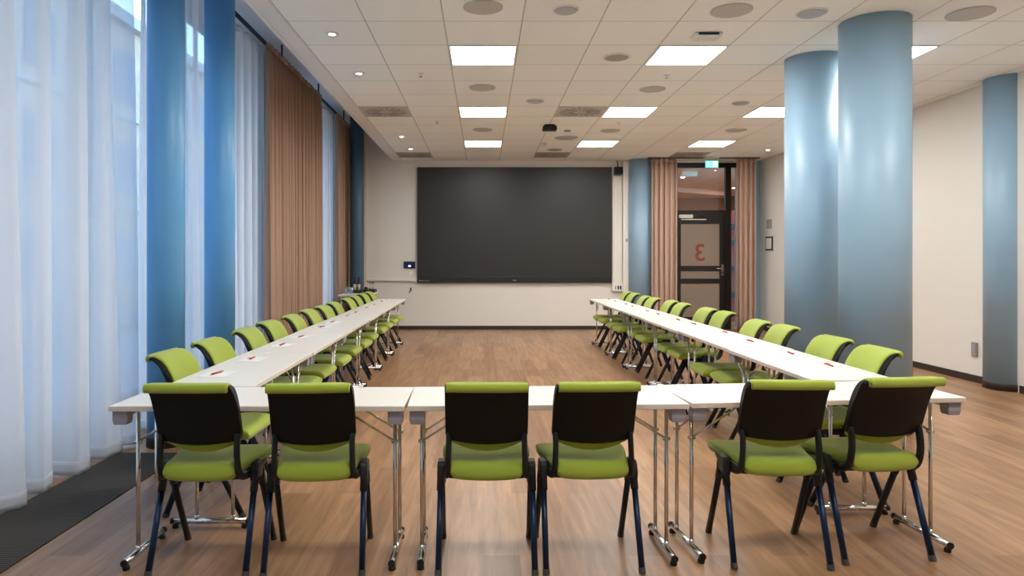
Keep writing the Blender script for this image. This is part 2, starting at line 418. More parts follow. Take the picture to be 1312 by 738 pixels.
# ------------------------------------------------------------------ meeting chair
def make_chair(label, group):
    t = thing('meeting_chair', label, 'chair', (0, 0, 0), 0, group)
    # seat cushion: closed side profile swept across the width
    prof = catmull([(-.150, .392), (-.180, .398), (-.190, .425), (-.180, .462), (-.145, .473), (-.06, .464), (.05, .462), (.15, .463), (.205, .455), (.238, .432), (.236, .408), (.21, .396), (.1, .412), (-.06, .414)], 3)
    rows = []
    us = [-1, -.985, -.95, -.88, -.75, -.55, -.3, 0, .3, .55, .75, .88, .95, .985, 1]
    for u in us:
        s = (max(0, 1-abs(u)**12))**.5*.7+.3
        row = []
        for p in prof:
            y, z = p.x, p.y
            hw = .153+(.205-.153)*min(1, max(0, (y+.19)/.30))
            zc = .435
            zz = zc+(z-zc)*s
            if z < .42 and y < -.1: zz += .008*u*u
            if z > .44: zz += .006*u*u
            row.append((u*hw, y*(1 if abs(y) < .1 else (1-.02*u*u)), zz))
        rows.append(row)
    obj('seat', loft(NB(), rows), M['green'], t, smooth=True, label='green upholstered seat cushion')
    # black tray under the seat
    b = NB(); rows = []
    for y, hw, z0, z1 in ((-.165, .150, .402, .42), (-.10, .192, .385, .42), (.0, .200, .382, .418), (.12, .198, .388, .414), (.20, .185, .398, .41)):
        rows.append([(-hw, y, z1), (-hw*.96, y, z0), (0, y, z0-.004), (hw*.96, y, z0), (hw, y, z1)])
    loft(b, rows); obj('seat_tray', b, M['black'], t, bevel=.004)
    # back: centre line (y, z) from the lumbar edge up and over the rolled top
    cl = catmull([(-.158, .518), (-.165, .560), (-.174, .610), (-.188, .665), (-.203, .715), (-.225, .765), (-.254, .806), (-.290, .828), (-.312, .828)], 4)
    nrm = []
    for i, p in enumerate(cl):
        d = (cl[min(i+1, len(cl)-1)]-cl[max(i-1, 0)]).normalized(); nrm.append(Vector((d.y, -d.x)))   # towards the sitter
    us = [-1, -.97, -.9, -.75, -.5, -.25, 0, .25, .5, .75, .9, .97, 1]
    n = len(cl)
    def hw(f): return .150+.027*min(1, f/.22)**.45 if f < .6 else .177-.003*(f-.6)/.4
    def mk(front, back, i0, i1, lift, tip=None, wk=1.0):
        rows = []
        for u in us:
            e = (max(0, 1-abs(u)**9))**.5*.7+.3
            row = []
            for i in range(i0, i1+1):
                f = i/(n-1); p = cl[i]+nrm[i]*front(f)*e
                row.append((u*wk*hw(f), p.x+.030*u*u*(1-f*.7), p.y+(lift*u*u if i == i0 else lift*u*u*max(0, 1-(i-i0)/5))))
            if tip:
                for (dy, dz) in tip: row.append((u*wk*hw(1), cl[-1].x+dy+.009*u*u, cl[-1].y+dz))
            for i in range(i1, i0-1, -1):
                f = i/(n-1); p = cl[i]-nrm[i]*back(f)
                row.append((u*wk*hw(f), p.x+.030*u*u*(1-f*.7), p.y+(lift*u*u if i == i0 else lift*u*u*max(0, 1-(i-i0)/5))))
            rows.append(row)
        return loft(NB(), rows)
    tip = [(-.012, .014), (-.022, .007), (-.027, -.006), (-.025, -.018), (-.017, -.025), (-.006, -.022)]
    obj('back_cushion', mk(lambda f: .010+.006*math.sin(PI*f), lambda f: -.001, 0, n-1, .030, tip, .972), M['green'], t, smooth=True, label='green cushion rolled over the top of the back')
    obj('backrest', mk(lambda f: .001, lambda f: .014+.020*math.sin(PI*min(1, f*1.0+.04))**.8, 4, n-1, .016), M['shell'], t, smooth=True, label='black moulded back shell')
    for s in (-1, 1):
        b = NB()
        pts = catmull([(s*.163, -.168, .600), (s*.163, -.180, .555), (s*.165, -.182, .490), (s*.168, -.158, .425), (s*.178, -.100, .405), (s*.190, -.04, .408)], 4)
        tube(b, pts, .020, 8, rx=.0125)
        obj('back_support', b, M['black'], t, smooth=True, label='black plastic arm joining back and seat')
        b = NB()
        loft(b, [[(s*x0, y0, z) , (s*x1, y0, z), (s*x1, y1, z), (s*x0, y1, z)] for x0, x1, y0, y1, z in
                 ((.186, .218, -.062, .000, .446), (.184, .219, -.075, .014, .430), (.186, .219, -.090, .030, .395), (.190, .216, -.096, .038, .372))])
        obj('leg_socket', b, M['black'], t, bevel=.005)
        for (yt, yf, ok) in ((-.055, -.205, 1), (.0, .205, 0)):
            top = Vector((s*.203, yt, .405)); foot = Vector((s*.207, yf, .0)); d = foot-top
            a = top+d*.20; c = top+d*.955
            b = NB(); tube(b, [top, top+d*.2], .0195, 10, rx=.0175)
            L = obj('leg', tube(NB(), [a, c], .0165, 12, rx=.0135), M['legm'] if ok else M['black'], t, smooth=False)
            for p in L.data.polygons: p.use_smooth = len(p.vertices) == 4
            obj('leg_sleeve', b, M['black'], L, smooth=True)
            b = NB(); tube(b, [top+d*.945, foot], .018, 12, rx=.015)
            obj('foot_cap', b, M['cap'], L, label='grey foot cap')
    return t

ORD = ['nearest the camera', 'second from the camera end', 'third from the camera end', 'fourth from the camera end', 'fifth from the camera end', 'sixth from the camera end',
       'seventh from the camera end', 'sixth from the screen end', 'fifth from the screen end', 'fourth from the screen end', 'third from the screen end', 'second from the screen end', 'nearest the screen end']
ORD12 = ORD[:6]+ORD[7:]
front = [(-1.216, 3.185, 0, 'green and black chair at the front table corner, beside the sheer curtains'),
         (-.738, 3.185, 4, 'green and black chair second from the curtains along the front tables'),
         (.015, 3.200, 0, 'green and black chair at the middle front table, on its curtain side'),
         (.470, 3.215, 2, 'green and black chair at the middle front table, on its column side'),
         (1.312, 3.26, -2.5, 'green and black chair at the front table before the thick columns, inner of two'),
         (1.785, 3.325, 6, 'green and black chair at the end of the front tables toward the beige wall')]
chair0 = None
for x, y, a, lb in front:
    if chair0 is None:
        chair0 = make_chair(lb, 'green chairs along the front tables'); chair0.location = (x, y, 0); chair0.rotation_euler.z = math.radians(a)
    else: dup(chair0, (x, y, 0), math.radians(a), lb, 'green chairs along the front tables')
LC = [(3.88, -1.455), (4.45, -1.455), (5.16, -1.46), (5.77, -1.485), (6.39, -1.465), (7.08, -1.49), (7.65, -1.475), (8.32, -1.50), (9.14, -1.50), (9.71, -1.50), (10.40, -1.515), (10.93, -1.50)]
RC = [(4.045, 1.99), (4.59, 2.01), (5.40, 2.04), (5.85, 2.01), (6.82, 2.075), (7.30, 2.06), (8.12, 2.035), (8.64, 2.04), (9.25, 1.98), (9.74, 1.97), (10.50, 1.985), (11.02, 1.985)]
for i, (y, x) in enumerate(LC):
    dup(chair0, (x, y, 0), math.radians(-90+random.uniform(-2.5, 2.5)), 'green chair tucked under the curtain-side table row, ' + ORD12[i], 'green chairs along the curtain-side row')
for i, (y, x) in enumerate(RC):
    dup(chair0, (x, y, 0), math.radians(90+random.uniform(-2.5, 2.5)), 'green chair tucked under the column-side table row, ' + ORD12[i], 'green chairs along the column-side row')

# ------------------------------------------------------------------ folding tables
TH = .72; TD = .45
def make_table(L, label, group):
    """origin at the middle of the table on the floor; length along local x, sitter side at local -y"""
    t = thing('folding_table', label, 'table', (0, 0, 0), 0, group)
    h = L/2-.003
    top = obj('tabletop', box(NB(), -h, h, -TD/2, TD/2, TH-.024, TH), M['top'], t, bevel=.003, label='white laminate tabletop')
    b = NB()
    for (x0, x1, y0, y1) in ((-h+.004, h-.004, -TD/2-.0012, -TD/2+.001), (-h+.004, h-.004, TD/2-.001, TD/2+.0012), (-h-.0012, -h+.001, -TD/2, TD/2), (h-.001, h+.0012, -TD/2, TD/2)):
        box(b, x0, x1, y0, y1, TH-.0215, TH-.0035)
    obj('edge_band', b, M['edge'], top, label='pale edge band')
    for s in (-1, 1):
        xe = s*(h-.055)
        for yy in (-.075, .105):
            lg = NB(); tube(lg, [(xe, yy, TH-.045), (xe, yy, .045)], .0092, 12)
            L_ = obj('leg', lg, M['chrome'], t, smooth=True)
            kb = NB(); tube(kb, [(xe-.016, yy, .53), (xe+.016, yy, .53)], .008, 8); obj('rivet', kb, M['chrome'], L_, smooth=True)
            wb = NB(); lathe(wb, [(.0115, .040), (.0125, .052), (.0100, .064)], xe, yy, 12); obj('weld_collar', wb, M['chrome'], L_, smooth=True)
            br = NB(); tube(br, [(xe, yy, .53), (xe-s*.26, yy, TH-.03)], .0052, 8)
            obj('brace', br, M['chrome'], t, smooth=True)
        cb = NB(); tube(cb, [(xe, -.17, TH-.042), (xe, .17, TH-.042)], .013, 12)
        obj('cross_bar', cb, M['chrome'], t, smooth=True)
        fb = NB(); tube(fb, [(xe, -.195, .034), (xe, .175, .034)], .0145, 14)
        F = obj('foot_bar', fb, M['chrome'], t, smooth=True)
        for ye, q in ((-.195, -1), (.175, 1)):
            c = NB(); tube(c, [(xe, ye, .034), (xe, ye+q*.010, .034)], .0155, 14)
            obj('end_cap', c, M['black'], F, smooth=False)
            c = NB(); lathe(c, [(.015, 0), (.016, .012), (.010, .022)], xe, ye-q*.012, 14)
            obj('glide', c, M['black'], F, label='black floor glide')
        for yy in (-1, 1):
            g = NB(); yc = yy*(TD/2-.045)
            loft(g, [[(xe+s*.016-.032, yc-.028, z), (xe+s*.016+.032, yc-.028, z), (xe+s*.016+.032, yc+.028, z), (xe+s*.016-.032, yc+.028, z)] if z > .65 else
                     [(xe+s*.016-.028, yc-.024, z), (xe+s*.016+.028, yc-.024, z), (xe+s*.016+.028, yc+.024, z), (xe+s*.016-.028, yc+.024, z)] for z in (TH-.024, .655, .634)])
            obj('bracket', g, M['grey'], t, bevel=.004, label='grey plastic corner bracket')
    return t
def place(t, x, y, a): t.location = (x, y, 0); t.rotation_euler.z = math.radians(a)
def front_table(x0, y0, x1, y1, lb):
    L = math.hypot(x1-x0, y1-y0); a = math.atan2(y1-y0, x1-x0)
    t = make_table(L, lb, 'white folding tables across the front')
    cx, cy = (x0+x1)/2-math.sin(a)*TD/2, (y0+y1)/2+math.cos(a)*TD/2
    place(t, cx, cy, math.degrees(a)); return t
front_table(-1.609, 3.010, -.338, 3.012, 'white folding table across the front, its end by the sheer curtains')
front_table(-.328, 3.016, .900, 3.060, 'white folding table in the middle of the front, between the other two')
front_table(.915, 3.075, 2.205, 3.205, 'white folding table across the front, its end toward the thick blue columns')
TORD = ['first from the front tables', 'second from the front tables', 'third from the front tables', 'third from the screen end', 'second from the screen end', 'at the screen end']
def row(xa, ya, xb, yb, n, side, word, jit):
    src = None
    L = math.hypot(xb-xa, yb-ya)/n; ang = math.degrees(math.atan2(yb-ya, xb-xa))
    for i in range(n):
        u = (i+.5)/n; x = xa+(xb-xa)*u+jit[i]; y = ya+(yb-ya)*u
        lb = 'white folding table in the %s row, %s' % (word, TORD[i])
        rot = ang+(180 if side < 0 else 0)
        if src is None:
            src = make_table(L, lb, 'white folding tables of the %s row' % word); place(src, x, y, rot)
        else: dup(src, (x, y, 0), math.radians(rot), lb)
row(-1.363, 3.475, -1.448, 11.12, 6, -1, 'curtain-side', [.0, .003, -.003, .004, 0, .002])
row(1.943, 3.66, 1.90, 11.15, 6, 1, 'column-side', [0, .012, -.004, .006, -.006, 0])

# notepads and pens in front of every row chair
LP = [(3.97, -1.504), (4.55, -1.50), (5.29, -1.516), (5.85, -1.517), (6.68, -1.536), (7.22, -1.55), (8.01, -1.55), (8.515, -1.54), (9.33, -1.545), (9.97, -1.556), (10.75, -1.575), (11.20, -1.58)]
RP = [(4.27, 2.10), (4.80, 2.107), (5.53, 2.10), (6.19, 2.13), (6.99, 2.10), (7.46, 2.07), (8.24, 2.05), (8.76, 2.05), (9.59, 2.035), (10.09, 2.05), (10.82, 2.035), (11.3, 2.02)]
pad0 = pen0 = None
def make_pad(lb, g):
    t = thing('notepad', lb, 'notepad', (0, 0, 0), 0, g)
    obj('pages', box(NB(), -.07, .07, -.10, .10, .0008, .0022), M['paper'], t, bevel=.001)
    obj('backing_board', box(NB(), -.071, .071, -.101, .101, 0, .0008), M['edge'], t)
    return t
def make_pen(lb, g):
    t = thing('ballpoint_pen', lb, 'pen', (0, 0, 0), 0, g)
    obj('barrel', tube(NB(), [(0, -.062, .0055), (0, .045, .0055)], .0052, 10), M['red'], t, smooth=True)
    obj('tip', tube(NB(), [(0, -.062, .006), (0, -.075, .006)], [.0045, .0012], 10), M['white'], t, smooth=True)
    obj('push_button', tube(NB(), [(0, .045, .006), (0, .058, .006)], .0036, 10), M['white'], t, smooth=True)
    obj('clip', box(NB(), .0045, .016, .004, .046, .009, .0115), M['red'], t, bevel=.001)
    return t
for pts, sgn, word in ((LP, -1, 'curtain-side'), (RP, 1, 'column-side')):
    for i, (y, x) in enumerate(pts):
        y *= .969; x *= .969
        if sgn < 0: x = max(x, -1.50-.0)
        xp = x-sgn*.005
        la = 'white notepad on the %s table row, %s' % (word, ORD12[i]); lp = 'red pen on notepad of the %s row, %s' % (word, ORD12[i])
        ga = 'notepads on the %s row' % word; gp = 'red pens on the %s row' % word
        r1 = math.radians(random.uniform(-3, 3)); r2 = math.radians(random.uniform(-9, 9)+(4 if sgn > 0 else -4))
        if pad0 is None:
            pad0 = make_pad(la, ga); pad0.location = (xp, y, TH); pad0.rotation_euler.z = r1
            pen0 = make_pen(lp, gp); pen0.location = (x, y, TH+.0024); pen0.rotation_euler.z = r2
        else:
            dup(pad0, (xp, y, TH), r1, la, ga); dup(pen0, (x, y, TH+.0024), r2+(PI if i % 3 == 1 else 0), lp, gp)

# ------------------------------------------------------------------ ceiling equipment
tl = lambda i: GX0+TW*i          # x of grid line i
tyl = lambda j: GY0+TW*j
src = None
names = {(2, 1): 'nearest of the three square ceiling light panels in line with the screen', (2, 5): 'middle of the three square ceiling light panels in line with the screen', (2, 9): 'far square ceiling light panel in line with the screen',
         (5, 1): 'large square ceiling light panel between the screen line and the thick columns', (5, 5): 'square ceiling light panel second from the camera, before the door line', (5, 9): 'far square ceiling light panel just beyond the screen edge, above the table row end',
         (8, 1): 'square ceiling light panel peeking out beyond the nearer thick column', (8, 5): 'square ceiling light panel cut off by the farther thick column', (8, 9): 'far square ceiling light panel above the way to the door'}
for i in (2, 5, 8):
    for j in (-7, -3, 1, 5, 9):
        lb = names.get((i, j)) or 'square ceiling light panel out of view over the near floor, %s' % {-3: 'above the front tables', -7: 'above the camera', -11: 'behind the camera'}[j]
        cx, cy = tl(i)+TW/2, tyl(j)+TW/2
        if src is None:
            src = thing('ceiling_light', lb, 'ceiling light', (cx, cy, CZ), 0, 'square ceiling light panels')
            h = TW/2-.006
            b = NB(); box(b, -h, h, -h, -h+.016, -.010, -.001); box(b, -h, h, h-.016, h, -.010, -.001); box(b, -h, -h+.016, -h+.016, h-.016, -.010, -.001); box(b, h-.016, h, -h+.016, h-.016, -.010, -.001)
            obj('frame', b, M['white'], src)
            obj('diffuser', box(NB(), -h+.016, h-.016, -h+.016, h-.016, -.007, -.001), M['panel'], src, label='glowing white diffuser')
        else: dup(src, (cx, cy, CZ), 0, lb)

def ceil_px(px, py): 
    Y = 900*(CZ-1.35)/(332-py); return ((px-619)/900*Y, Y)
spk = [(619, 9, .148, 'grille', 'large round grey ceiling speaker nearest the camera in line with the screen'),
       (937, 13, .155, 'grille', 'large round grey ceiling speaker before the big light panel, toward the columns'),
       (1243, 17, .165, 'grille', 'large round grey ceiling speaker beyond the nearer thick column'),
       (790, 73, .13, 'ring', 'round ceiling vent with white ring between the two nearest light panels'),
       (618, 112, .145, 'grille', 'round grey ceiling speaker between the first and second light panels by the screen line'),
       (836, 114, .143, 'grille', 'round grey ceiling speaker behind the big light panel, before the second one'),
       (618.5, 166, .143, 'grille', 'round grey ceiling speaker between the second and far light panels'),
       (782, 167, .143, 'grille', 'round grey ceiling speaker between the second and far panels, beyond the black camera'),
       (943, 166.5, .15, 'grille', 'round grey ceiling speaker between the two panels on the door side'),
       (710.6, 191.5, .14, 'ring', 'small dark round ceiling vent close to the screen'),
       (725, 12, .1, 'dome', 'small frosted ceiling dome nearest the camera, beside the large speaker'),
       (1040, 16, .115, 'dome', 'small frosted ceiling dome above the farther thick column'),
       (686, 129, .11, 'dome', 'small round ceiling dome beside the second light panel'),
       (949, 131.5, .108, 'dome', 'small round ceiling dome before the panel cut off by the column'),
       (725.7, 176, .19, 'dome', 'wide pale round ceiling disc behind the black ceiling camera')]
for px, py, r, kind, lb in spk:
    x, y = ceil_px(px, py)
    nm = {'grille': ('ceiling_speaker', 'speaker'), 'ring': ('ceiling_vent', 'vent'), 'dome': ('ceiling_dome', 'ceiling dome')}[kind]
    t = thing(nm[0], lb, nm[1], (x, y, CZ), 0, None)
    if kind == 'dome':
        obj('rim', lathe(NB(), [(r, -.001), (r, -.006), (r-.012, -.010)], seg=36), M['white'], t)
        obj('lens', lathe(NB(), [(r-.012, -.0101), (r*.8, -.018), (r*.45, -.024), (.004, -.026)], seg=36), M['dome'], t, smooth=True)
    else:
        rr = .02 if kind == 'ring' else .006
        obj('rim', lathe(NB(), [(r, -.001), (r, -.007), (r-rr, -.009)], seg=36), M['white'] if kind == 'ring' else M['vent'], t)
        obj('grille', lathe(NB(), [(r-rr, -.0092), (r-rr-.004, -.011), (.004, -.012)], seg=36), M['vent'] if kind == 'grille' else M['ventd'], t)
for px, py, lb in ((425.5, 43, 'small bright recessed spotlight nearest the camera above the curtain side'), (460, 93.5, 'small bright recessed spotlight second along the curtain side'),
                   (514.5, 174.5, 'small bright recessed spotlight third along the curtain side'), (526, 190.5, 'small bright recessed spotlight farthest along the curtain side'), (984, 192, 'small bright recessed spotlight near the door and side wall')):
    x, y = ceil_px(px, py)
    t = thing('recessed_spotlight', lb, 'spotlight', (x, y, CZ), 0, 'recessed ceiling spotlights')
    obj('rim', lathe(NB(), [(.056, -.001), (.055, -.006), (.043, -.008)], seg=28), M['white'], t)
    obj('lamp_lens', lathe(NB(), [(.043, -.007), (.02, -.0085)], seg=28), M['spot'], t)
for px, py, lb in ((539, 94, 'small ceiling sprinkler beside the second curtain-side spotlight'), (560, 155, 'small ceiling sprinkler beside the far curtain-side vent panel'), (854, 96, 'small ceiling sprinkler behind the big light panel'), (793, 157, 'small ceiling sprinkler beyond the second middle light panel')):
    x, y = ceil_px(px, py)
    t = thing('ceiling_sprinkler', lb, 'sprinkler', (x, y, CZ), 0, 'ceiling sprinklers')
    obj('cover_plate', lathe(NB(), [(.034, -.001), (.034, -.005), (.01, -.008)], seg=20), M['white'], t)
    obj('nozzle', lathe(NB(), [(.008, -.008), (.007, -.03), (.018, -.032), (.018, -.035)], seg=12), M['chrome'], t)
for k, (x, y, lb) in enumerate(((6.9, 14.6, 'added corridor fill light panel, unseen beyond the beige side wall'), (2.95, 14.8, 'added corridor fill light panel, unseen behind the screen wall'), (6.9, 18.4, 'added corridor fill light panel, unseen far beyond the side wall'), (3.0, 18.6, 'added corridor fill light panel, unseen far behind the screen wall'))):
    dup(src, (x, y, CZ), 0, lb, 'added corridor fill light panels')  # unseen panels added only to brighten the corridor
for i, j, lb in ((0, 5, 'square swirl air diffuser tile above the curtain-side row'), (4, 5, 'square swirl air diffuser tile beside the second light panel row'), (0, 11, 'square dark air grille tile at the screen wall, curtain side'), (4, 11, 'square dark air grille tile above the screen'), (8, 11, 'square dark air grille tile before the door')):
    t = thing('ceiling_air_diffuser', lb, 'air diffuser', (tl(i)+TW/2, tyl(j)+TW/2, CZ), 0, 'air diffuser tiles')
    h = TW/2-.008
    obj('face_panel', box(NB(), -h, h, -h, h, -.006, 0), M['ventd'] if j > 6 else M['vent'], t, bevel=.002)
    b = NB()
    for k in range(18):
        a = 2*PI*k/18; ca, sa = math.cos(a), math.sin(a)
        q = [(.09, -.008), (.26, -.012), (.26, .012), (.09, .004)]
        lo = [b.verts.new((ca*r_-sa*w_, sa*r_+ca*w_, -.012)) for r_, w_ in q]; hi = [b.verts.new((v.co.x, v.co.y, -.006)) for v in lo]
        b.faces.new(lo); b.faces.new(hi[::-1])
        for z in range(4): b.faces.new((lo[z], hi[z], hi[(z+1) % 4], lo[(z+1) % 4]))
    obj('swirl_vanes', b, M['ventd'], t)
# black conference camera on the ceiling, white sensor boxes
x, y = ceil_px(704, 160)
t = thing('ceiling_camera', 'small black camera hanging from the ceiling in front of the screen', 'camera', (x, y, CZ))
obj('mount_plate', box(NB(), -.07, .07, -.05, .05, -.014, -.001), M['black'], t, bevel=.004)
obj('body', loft(NB(), [[(-w, -d, z), (w, -d, z), (w, d, z), (-w, d, z)] for w, d, z in ((.075, .05, -.014), (.098, .06, -.03), (.1, .062, -.075), (.094, .056, -.084))]), M['black'], t, bevel=.006)
obj('lens', tube(NB(), [(0, -.05, -.055), (0, -.07, -.055)], .018, 18), M['screenb'], t)
x, y = ceil_px(697, 184)
t = thing('ceiling_sensor', 'tiny white box sensor on the ceiling behind the black camera', 'sensor', (x, y, CZ))
obj('housing', box(NB(), -.055, .055, -.06, .06, -.04, -.001), M['white'], t, bevel=.01); obj('window', box(NB(), -.03, .03, -.0615, -.059, -.03, -.015), M['grey'], t)
x, y = ceil_px(905, 44)
t = thing('ceiling_sensor', 'white box with a dark slot on the ceiling before the big light panel', 'sensor', (x, y, CZ))
obj('housing', loft(NB(), [[(-w, -d, z), (w, -d, z), (w, d, z), (-w, d, z)] for w, d, z in ((.12, .07, -.001), (.115, .066, -.03), (.09, .05, -.042))]), M['white'], t, bevel=.008)
obj('dark_slot', box(NB(), -.085, .085, -.0735, -.066, -.024, -.006), M['legm'], t)
x, y = ceil_px(727, 167)
t = thing('ceiling_sensor', 'tiny flat white sensor on the ceiling beyond the black camera', 'sensor', (x, y, CZ))
obj('housing', lathe(NB(), [(.05, -.001), (.05, -.014), (.03, -.024)], seg=24), M['grey'], t); obj('window', lathe(NB(), [(.02, -.024), (.012, -.03)], seg=16), M['white'], t)

# exit sign
t = thing('exit_sign', 'green and white illuminated running-man exit sign hanging above the door', 'exit sign', (4.20, 12.9, 0))
obj('ceiling_mount', box(NB(), -.13, .13, -.06, .06, CZ-.035, CZ-.001), M['white'], t, bevel=.006)
obj('hanger', box(NB(), -.10, .10, -.004, .004, 3.155, CZ-.035), M['clear'], t)
pl = obj('sign_plate', box(NB(), -.118, .118, -.006, .006, 3.03, 3.157), M['exitg'], t, bevel=.002)
obj('doorway_symbol', box(NB(), .015, .098, -.009, -.0065, 3.042, 3.145), M['exitw'], pl)
b = NB()   # running figure
tube(b, [(-.055, -.008, 3.132), (-.055, -.0095, 3.132)], .010, 10)
for p, q in (((-.058, 3.120), (-.068, 3.090)), ((-.062, 3.112), (-.085, 3.104)), ((-.060, 3.112), (-.040, 3.098)), ((-.068, 3.090), (-.048, 3.074)), ((-.048, 3.074), (-.052, 3.052)), ((-.068, 3.090), (-.076, 3.068)), ((-.076, 3.068), (-.098, 3.064))):
    tube(b, [(p[0], -.008, p[1]), (q[0], -.008, q[1])], .0045, 6, rx=.0045)
obj('running_figure', b, M['exitw'], pl, label='white running figure')

# ------------------------------------------------------------------ back wall equipment
def bx(px): return (px-619)*.015
def bz(py): return 1.35-(py-332)*.015
t = thing('wall_screen', 'huge switched-off black wall screen filling the middle of the back wall', 'screen', (0, YB, 0))
x0, x1, z0, z1 = bx(535), bx(783), bz(362.3), bz(214.8)
obj('display_panel', box(NB(), x0+.012, x1-.012, -.062, -.03, z0+.115, z1-.012), M['screen'], t, label='dark matte display surface')
b = NB(); box(b, x0, x1, -.066, -.004, z1-.012, z1); box(b, x0, x0+.012, -.066, -.004, z0+.115, z1-.012); box(b, x1-.012, x1, -.066, -.004, z0+.115, z1-.012); box(b, x0+.012, x1-.012, -.03, -.004, z0+.115, z1-.012)
obj('bezel', b, M['screenb'], t)
bar = obj('bottom_bar', box(NB(), x0, x1, -.070, -.004, z0, z0+.115), M['screenb'], t, bevel=.004)
b = NB()
for k, w in enumerate((.03, .018, .022, .02, .022, .018)): box(b, x0+.07+k*.03, x0+.07+k*.03+w, -.0725, -.0702, z0+.036, z0+.045)
tube(b, [(x0+.05, -.0702, z0+.045), (x0+.05, -.0725, z0+.045)], .012, 12)
obj('brand_mark', b, M['logo'], bar, label='small pale printed mark at the lower corner')
b = NB()
for k in range(3): box(b, bx(659)-.03+k*.022, bx(659)-.014+k*.022, -.0725, -.0702, z0+.04, z0+.058)
obj('brand_mark', b, M['logo'], bar, label='small pale printed mark at the bottom centre')

t = thing('cable_duct', 'white horizontal cable duct on the wall beside the screen', 'cable duct', (0, YB, 0))
obj('duct_body', box(NB(), -2.23, x0-.005, -.045, 0, bz(360.2), bz(357)), M['white'], t, bevel=.004)
obj('duct_lid', box(NB(), -2.225, x0-.01, -.050, -.045, bz(359.7), bz(357.5)), M['white'], t)
t = thing('cable_duct', 'white vertical cable duct from ceiling to floor between screen and blue column', 'cable duct', (0, YB, 0))
obj('duct_body', box(NB(), bx(797.2), bx(805), -.075, -.002, .0, CZ-.001), M['white'], t, bevel=.004)
obj('duct_lid', box(NB(), bx(798.2), bx(804), -.082, -.075, .0, CZ-.002), M['white'], t)
for py, sz in ((308, .03), (330.5, .02), (338, .02)):
    b = NB(); box(b, bx(800.4), bx(803.2), -.088, -.082, bz(py+2), bz(py-2)); obj('duct_outlet', b, M['grey'] if py < 310 else M['white'], t, bevel=.002)
t = thing('connection_box', 'white connection box with black sockets beneath a flat duct beside the screen', 'connection box', (0, YB, 0))
obj('housing', box(NB(), bx(783.6), bx(797), -.075, -.002, bz(373), bz(362.5)), M['white'], t, bevel=.005)
obj('flat_duct', box(NB(), bx(784.4), bx(796.6), -.03, -.002, bz(362.5), bz(226)), M['wall'], t, bevel=.003)
for k in (786.8, 790.2, 793.2):
    b = NB(); box(b, bx(k), bx(k+2.0), -.078, -.075, bz(370.6), bz(366)); obj('socket', b, M['black'] if k > 788 else M['grey'], t, bevel=.002)
t = thing('wall_speaker', 'small black box loudspeaker on a bracket at the upper screen corner', 'speaker', (bx(790.3), YB, 0))
obj('bracket', tube(NB(), [(0, -.03, CZ-.005), (0, -.10, 3.13), (0, -.10, 3.08)], .009, 8), M['black'], t)
obj('cabinet', loft(NB(), [[(-w, -.20, z), (w, -.20, z), (w*.8, -.05, z), (-w*.8, -.05, z)] for w, z in ((.075, 2.955), (.082, 2.97), (.082, 3.085), (.075, 3.10))]), M['black'], t, bevel=.006)
obj('front_grille', box(NB(), -.07, .07, -.206, -.20, 2.972, 3.083), M['shell'], t)
t = thing('touch_panel', 'dark blue lit touch control panel on the wall left of the screen', 'control panel', (0, YB, 0))
t['label'] = 'dark blue lit touch control panel on the wall between duct and screen'
obj('housing', box(NB(), bx(517.5), bx(532), -.022, -.002, bz(344), bz(335)), M['black'], t, bevel=.003)
obj('display', box(NB(), bx(518.3), bx(531.2), -.0235, -.022, bz(343.4), bz(335.6)), M['navy'], t)
obj('icon', box(NB(), bx(523.2), bx(526.4), -.0245, -.0236, bz(341.8), bz(339.8)), M['icon'], t, label='pale blue lit icon')
t = thing('light_switch', 'small white wall switch under the blue touch panel', 'switch', (0, YB, 0))
obj('plate', box(NB(), bx(523.8), bx(529.2), -.010, -.002, bz(352.3), bz(346.8)), M['white'], t, bevel=.002)
obj('rocker', box(NB(), bx(524.8), bx(528.2), -.014, -.010, bz(351.3), bz(347.8)), M['paper'], t, bevel=.002)
t = thing('wall_hook', 'small dark cable hook on the back wall below the cable duct', 'hook', (0, YB, 0))
obj('back_plate', box(NB(), bx(525.3), bx(527.3), -.010, -.002, bz(373), bz(368.5)), M['black'], t, bevel=.002)
obj('hook', tube(NB(), catmull([(bx(526.3), -.01, bz(370)), (bx(526.3), -.04, bz(371)), (bx(525.8), -.05, bz(373)), (bx(524.8), -.03, bz(375)), (bx(524.3), -.02, bz(374))], 4), .007, 8), M['black'], t, smooth=True)

# things on the side wall
def on_wall(px, py0, py1, px2):
    """side-wall rectangle between two picture columns and rows at the nearer column"""
    def ysolve(px):
        k = (px-619)/900
        return (5.42+.0138*7)/(k+.0138)
    return ysolve(px2), ysolve(px)
def side(name, lb, cat, yc, zc, w, h, frame_m, face_m, ft=.012, lab=None):
    t = thing(name, lb, cat, (xr(yc), yc, zc)); t.rotation_euler.z = math.atan(.0138)
    obj('frame' if name != 'wall_socket' else 'plate', box(NB(), -.02, -.002, -w/2, w/2, -h/2, h/2), frame_m, t, bevel=.003)
    obj(lab or 'face', box(NB(), -.023, -.0201, -w/2+ft, w/2-ft, -h/2+ft, h/2-ft), face_m, t)
    return t
side('wall_frame', 'small black-framed notice on the side wall near the door', 'frame', 13.08, 1.35+.29, .30, .26, M['dark'], M['wall'], .03, 'sheet')
side('thermostat', 'small grey wall panel above the black-framed notice', 'control panel', 13.08, 1.35+.655, .20, .165, M['socket'], M['ventd'], .035, 'display')
t = side('wall_socket', 'grey wall socket low on the side wall beside the slim blue column', 'socket', 7.72, .36, .085, .15, M['socket'], M['grey'], .016, 'socket_insert')

